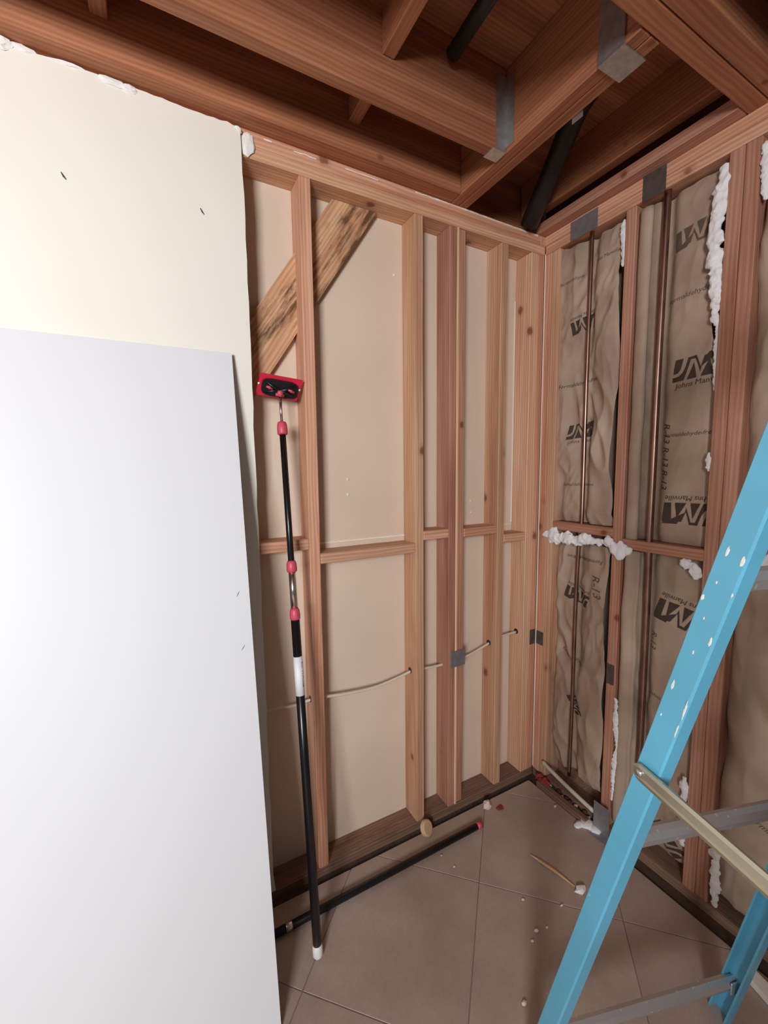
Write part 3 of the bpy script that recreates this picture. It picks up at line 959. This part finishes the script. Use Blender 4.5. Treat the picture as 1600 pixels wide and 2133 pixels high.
fluff(b1l.root, [(-0.004, -0.040, 1.172), (-0.004, -0.080, 1.178), (-0.006, -0.105, 1.160), (-0.006, -0.150, 1.165), (-0.004, -0.20, 1.166), (-0.004, -0.26, 1.172), (0.0, -0.33, 1.170)], 0.022, 7, (1, 0.9), 10)
fluff(b2l.root, [(-0.004, -0.346, 1.185), (-0.010, -0.362, 1.165), (-0.008, -0.380, 1.148), (-0.004, -0.410, 1.155), (-0.002, -0.425, 1.158)], 0.022, 8)
fluff(b2l.root, [(0.008, -0.60, 1.145), (0.006, -0.63, 1.135), (0.008, -0.655, 1.11)], 0.016, 9)
fluff(b2l.root, [(0.004, -0.398, 0.56), (0.0, -0.402, 0.46), (0.0, -0.412, 0.38), (0.002, -0.402, 0.28), (0.004, -0.398, 0.14)], 0.010, 10)
fluff(b2l.root, [(0.004, -0.648, 0.40), (0.002, -0.650, 0.28), (0.004, -0.652, 0.16)], 0.014, 12)
fluff(b3.root, [(-0.012, -0.790, 1.20), (-0.022, -0.815, 1.175), (-0.014, -0.850, 1.165)], 0.026, 13)
fluff(b3.root, [(-0.004, -0.752, 0.30), (-0.012, -0.757, 0.18), (-0.020, -0.765, 0.05)], 0.013, 14)

# ---- black drain pipe in the bay over the corner and another over the room
dp = tag(empty('drain_pipe', (-0.13, -0.05, 2.46)), 'black drain pipe slanting up between the joists over the corner', 'pipe')
tube('tube', [(-0.120, -0.020, 2.462), (-0.165, -0.14, 2.53), (-0.255, -0.34, 2.625), (-0.27, -0.40, 2.64)], [0.036, 0.036, 0.036, 0.036], 'abs', dp, seg=18)
box('metal_tab', (-0.4270, -0.492, 2.436), (-0.4245, -0.458, 2.476), 'galv', ceiling)
dp2 = tag(tube('drain_pipe', [(-0.730, -0.30, 2.615), (-0.740, -0.49, 2.615), (-0.742, -0.69, 2.615)], 0.020, 'abs', None, seg=16), 'short black pipe end showing up between the ceiling joists', 'pipe')

# ---- step ladder (local frame: x along the treads, -y towards the climbing side)
LX, LY, TH = -0.814, -0.725, -0.299
Lb, La, LT, LS, LW = 0.241, 0.069, 0.026, 0.58, 0.046
ladder = tag(empty('step_ladder', (LX, LY, 0)), 'blue fibreglass step ladder standing open at the right edge', 'ladder')
LM = Matrix.Translation((LX, LY, 0)) @ Matrix.Rotation(TH, 4, 'Z')
def lp(a, b, c): return LM @ Vector((a, b, c))
HL = 1.78
def ladder_rail(mir, front):
    t = 0.0045
    W, T = (LW, LT) if not front else (0.072, 0.030)
    prof = [(0, -W / 2 + 0.003), (0.003, -W / 2), (T, -W / 2), (T, -W / 2 + t), (t, -W / 2 + t), (t, W / 2 - t), (T, W / 2 - t), (T, W / 2), (0.003, W / 2), (0, W / 2 - 0.003)]
    bm = bmesh.new()
    rings = []
    for z in (0.0, 0.45, 0.9, 1.35, HL):
        dep = -Lb * z if not front else -0.97 + 0.305 * z
        off = La * z if not front else La * z - 0.012
        ring = []
        for a, b in prof:
            lat = a + off
            if mir: lat = LS - lat
            ring.append(bm.verts.new(lp(lat, dep + b, z)))
        rings.append(ring)
    n = len(prof)
    for j in range(len(rings) - 1):
        for i in range(n):
            bm.faces.new((rings[j][i], rings[j][(i + 1) % n], rings[j + 1][(i + 1) % n], rings[j + 1][i]))
    bm.faces.new(rings[0][::-1]); bm.faces.new(rings[-1])
    return mesh_obj('front_rail' if front else 'rear_rail', bm, 'ladder_blue', ladder, origin=tuple(lp(LS if mir else 0, 0, 0)))
for front in (False, True):
    for mir in (False, True):
        ladder_rail(mir, front)
def ladder_brace(z):
    bm = bmesh.new()
    a0, a1 = La * z + 0.006, LS - La * z - 0.006
    dep = -Lb * z + 0.006
    prof = [(-0.013, 0.0), (-0.010, 0.013), (0.0, 0.017), (0.011, 0.012), (0.014, 0.0), (0.011, -0.016), (0.004, -0.018), (-0.006, -0.017)]
    rings = []
    for f, sc in ((0, 0.6), (0.05, 1), (0.95, 1), (1, 0.6)):
        ring = []
        for b, c in prof:
            ring.append(bm.verts.new(lp(a0 + (a1 - a0) * f, dep + b * sc, z + c)))
        rings.append(ring)
    n = len(prof)
    for j in range(3):
        for i in range(n):
            bm.faces.new((rings[j][i], rings[j][(i + 1) % n], rings[j + 1][(i + 1) % n], rings[j + 1][i]))
    bm.faces.new(rings[0][::-1]); bm.faces.new(rings[-1])
    o = mesh_obj('brace', bm, 'ladder_alu', ladder, smooth=False, origin=tuple(lp(a0, dep, z)))
    for lat in (a0 + 0.010, a1 - 0.010):
        bm = bmesh.new()
        add_box(bm, (-0.014, -0.004, -0.016), (0.014, 0.0, 0.016), 0.001)
        bm.transform(Matrix.Translation(lp(lat, dep - 0.012, z)) @ Matrix.Rotation(TH, 4, 'Z'))
        mesh_obj('end_tab', bm, 'ladder_alu', o)
for z in (0.135, 0.776, 1.30):
    ladder_brace(z)
# spreaders
for mir in (False, True):
    def q(lat, dep, z):
        return lp(LS - lat if mir else lat, dep, z)
    z0 = 0.945
    lat = La * z0 - 0.005
    A_ = q(lat, -Lb * z0 + 0.004, z0); B_ = q(lat - 0.004, -0.450, z0 + 0.004); C_ = q(lat - 0.006, -0.67, z0 - 0.02)
    outn = (q(-1, 0, 0) - q(0, 0, 0)).normalized()
    for (a, b, w, lift) in ((A_, B_, 0.0155, 0.0), (B_, C_, 0.0155, 0.004)):
        bm = bmesh.new()
        d_ = (b - a).normalized()
        k = d_.cross(outn).normalized()
        if k.z < 0: k = -k
        prof = [(-w, 0), (-w, 0.004), (-w * 0.6, 0.0055), (-w * 0.45, 0.003), (w * 0.45, 0.003), (w * 0.6, 0.0055), (w, 0.004), (w, 0)]
        rings = []
        for s in (-0.012, -0.006, 0.0, 1.0):
            p = a + (b - a) * s if s >= 0 else a + d_ * s
            sc = 0.55 if s == -0.012 else (0.88 if s < 0 else 1.0)
            rings.append([bm.verts.new(p + k * (c * sc) + outn * (h + lift)) for c, h in prof])
        n = len(prof)
        for j in range(len(rings) - 1):
            for i in range(n):
                bm.faces.new((rings[j][i], rings[j][(i + 1) % n], rings[j + 1][(i + 1) % n], rings[j + 1][i]))
        bm.faces.new(rings[0][::-1]); bm.faces.new(rings[-1])
        so = mesh_obj('spreader', bm, 'brass', ladder, origin=tuple(a))
        tube('rivet', [a + outn * (lift + 0.002), a + outn * (lift + 0.0075)], 0.006, 'galv', so, seg=12)
# dried paint chips on the near rail
for dep_, z_, h_, w_ in ((0.0072, 1.344, 0.011, 0.0035), (-0.0172, 1.334, 0.011, 0.0045), (0.0059, 1.297, 0.003, 0.002), (-0.021, 1.285, 0.004, 0.002),
                         (-0.0175, 1.209, 0.009, 0.003), (0.0004, 1.183, 0.005, 0.002), (0.0112, 1.1175, 0.014, 0.003), (-0.0205, 1.088, 0.024, 0.0025),
                         (0.0172, 1.270, 0.006, 0.004), (-0.0205, 1.050, 0.016, 0.002), (0.012, 1.06, 0.003, 0.002), (0.004, 1.24, 0.0025, 0.0018)):
    bm = bmesh.new()
    p = lp(La * z_ - 0.0002, -Lb * z_ + dep_, z_)
    add_lump(bm, (0, 0, 0), (0.0006, w_ * 0.62, h_ * 0.8), z_ * 9, 0.6, 2)
    bm.transform(Matrix.Translation(p) @ Matrix.Rotation(TH, 4, 'Z') @ Matrix.Rotation(math.atan(Lb), 4, 'X'))
    mesh_obj('paint_chip', bm, 'plaster', ladder)
# treads and top cap of the climbing side
for k in range(5):
    z = 0.30 + 0.30 * k
    bm = bmesh.new()
    dep = -0.97 + 0.305 * z
    a0 = La * z - 0.006
    add_box(bm, (a0, dep - 0.040, z - 0.022), (LS - a0, dep + 0.040, z), 0.002)
    bm.transform(LM)
    mesh_obj('tread', bm, 'step_alu', ladder)
bm = bmesh.new()
add_box(bm, (La * HL - 0.03, -0.56, HL - 0.03), (LS - La * HL + 0.03, -0.36, HL + 0.05), 0.008)
bm.transform(LM)
mesh_obj('top_cap', bm, 'ladder_blue', ladder)

# ---- bits on the floor
bm = bmesh.new()
dc = Vector((-0.652, -0.050, 0.030)); dn = Vector((0.35, -0.75, 0.45)).normalized()
add_tube(bm, [dc - dn * 0.010, dc - dn * 0.007, dc + dn * 0.007, dc + dn * 0.010], [0.024, 0.029, 0.029, 0.025], 20)
tag(mesh_obj('round_plug', bm, 'cork', None, smooth=False, origin=tuple(dc)), 'round beige plug propped against the bottom plate', 'plug')
tag(lump('plaster_chunk', (-0.347, -0.066, 0.014), (0.020, 0.017, 0.017), 'crumb', None, 4, 0.35), 'pale plaster chunk by the red tip of the lying pole', 'debris')
tag(lump('brick_dust_lump', (-0.300, -0.095, 0.003), (0.018, 0.012, 0.004), 'red_rag', None, 5, 0.5), 'small red dust patch beside the pale plaster chunk', 'debris')
crumbs = [((-0.087, -0.205, 0.004), 0.008, 'tiny pale crumb beside the cut tile edge near the corner'),
          ((-0.508, -0.423, 0.003), 0.006, 'tiny white crumb on the grout line left of the ladder rail'),
          ((-0.546, -0.513, 0.004), 0.009, 'largest white crumb lying on the open tile left of the ladder rail'),
          ((-0.580, -0.528, 0.003), 0.006, 'white crumb just in front of the largest crumb'),
          ((-0.508, -0.523, 0.003), 0.005, 'tiny crumb between the largest crumb and the ladder rail'),
          ((-0.719, -0.627, 0.004), 0.008, 'lone crumb nearest the bottom of the picture'),
          ((-0.655, -0.155, 0.003), 0.005, 'small white crumb in front of the lying pole below the round plug'),
          ((-0.640, -0.215, 0.003), 0.005, 'small crumb on the middle tile in front of the lying pole'),
          ((-0.410, -0.500, 0.003), 0.006, 'crumb half under the ladder rail near the splinter')]
for k, (c, s, lb) in enumerate(crumbs):
    tag(lump('crumb', c, (s, s * 0.7, s * 0.55), 'crumb', None, k + 11, 0.5, 1), lb, 'debris', 'crumbs on the tiles')
bm = bmesh.new()
sp = smooth_path([(-0.358, -0.317, 0.004), (-0.345, -0.365, 0.006), (-0.331, -0.414, 0.006), (-0.318, -0.48, 0.005)], 6)
add_tube(bm, sp, [0.0010 + 0.0030 * math.sin(math.pi * (i + .5) / len(sp)) for i in range(len(sp))], 7, True, (1.6, 0.8))
tag(mesh_obj('wood_splinter', bm, 'yellow', None, origin=tuple(sp[0])), 'long pale wood splinter lying across the tile', 'splinter')
tag(lump('plaster_flake', (-0.312, -0.497, 0.006), (0.020, 0.014, 0.009), 'plaster', None, 33, 0.5), 'white plaster flake at the end of the long splinter', 'debris')
bm = bmesh.new()
for k, (c, rd) in enumerate((((-0.050, -0.335, 0.008), (0.030, 0.026, 0.010)), ((-0.075, -0.320, 0.006), (0.028, 0.016, 0.007)), ((-0.045, -0.365, 0.007), (0.020, 0.024, 0.009)))):
    add_lump(bm, c, rd, 40 + k, 0.45)
tag(mesh_obj('glass_wool_tuft', bm, 'fluff', None, smooth=True, origin=(-0.05, -0.335, 0)), 'white tuft of glass wool fallen on the tile edge', 'debris')
# along the base of the right wall
tag(tube('water_pipe', smooth_path([(-0.016, -0.075, 0.100), (-0.020, -0.13, 0.090), (-0.024, -0.23, 0.075), (-0.026, -0.345, 0.060)], 4), 0.0085, 'pvc', None, seg=10), 'pale plastic pipe low along the foot of the right wall', 'pipe')
lumber('tack_strip', (-0.058, -0.330, -0.014), (-0.030, -0.075, 0.022), 'y', 'wood_dirty', wall_right)
bm = bmesh.new()
add_box(bm, (-0.040, -0.418, -0.012), (-0.036, -0.352, 0.118), 0.0005)
add_box(bm, (-0.075, -0.430, -0.004), (-0.036, -0.352, 0.000), 0.0005)
bm.transform(Matrix.Translation((0, 0, 0.004)))
tag(mesh_obj('flashing', bm, 'tin', None, origin=(-0.04, -0.385, 0)), 'bent grey metal flashing at the foot of the single stud', 'flashing')
bm = bmesh.new()
for k in range(5):
    add_lump(bm, (-0.030 + 0.008 * math.sin(k * 2.3), -0.060 - 0.013 * k, 0.022 + 0.006 * (k % 2)), (0.016, 0.014, 0.014), 60 + k, 0.4, 1)
tag(mesh_obj('brick_rubble', bm, 'red_rag', None, origin=(-0.03, -0.09, 0.02)), 'crumbled red rubble in the corner between the walls', 'rubble')
for k in range(10):
    y = -0.12 - 0.022 * k
    lump('rubble_bit', (-0.012 - 0.012 * (k % 2), y, 0.006 + 0.004 * (k % 3)), (0.012, 0.012, 0.010), 'slab' if k % 3 else 'crumb', wall_right, 80 + k, 0.5, 1)
# pale board piece on the floor behind the far ladder rail
bm = bmesh.new()
add_prism(bm, [(-0.075, -0.84, 0.002), (-0.115, -0.86, 0.002), (-0.175, -1.06, 0.002), (-0.13, -1.06, 0.002)], (0, 0, 0.02))
tag(mesh_obj('board_offcut', bm, 'plaster', None, origin=(-0.12, -0.95, 0)), 'pale board offcut on the floor beyond the ladder', 'offcut')
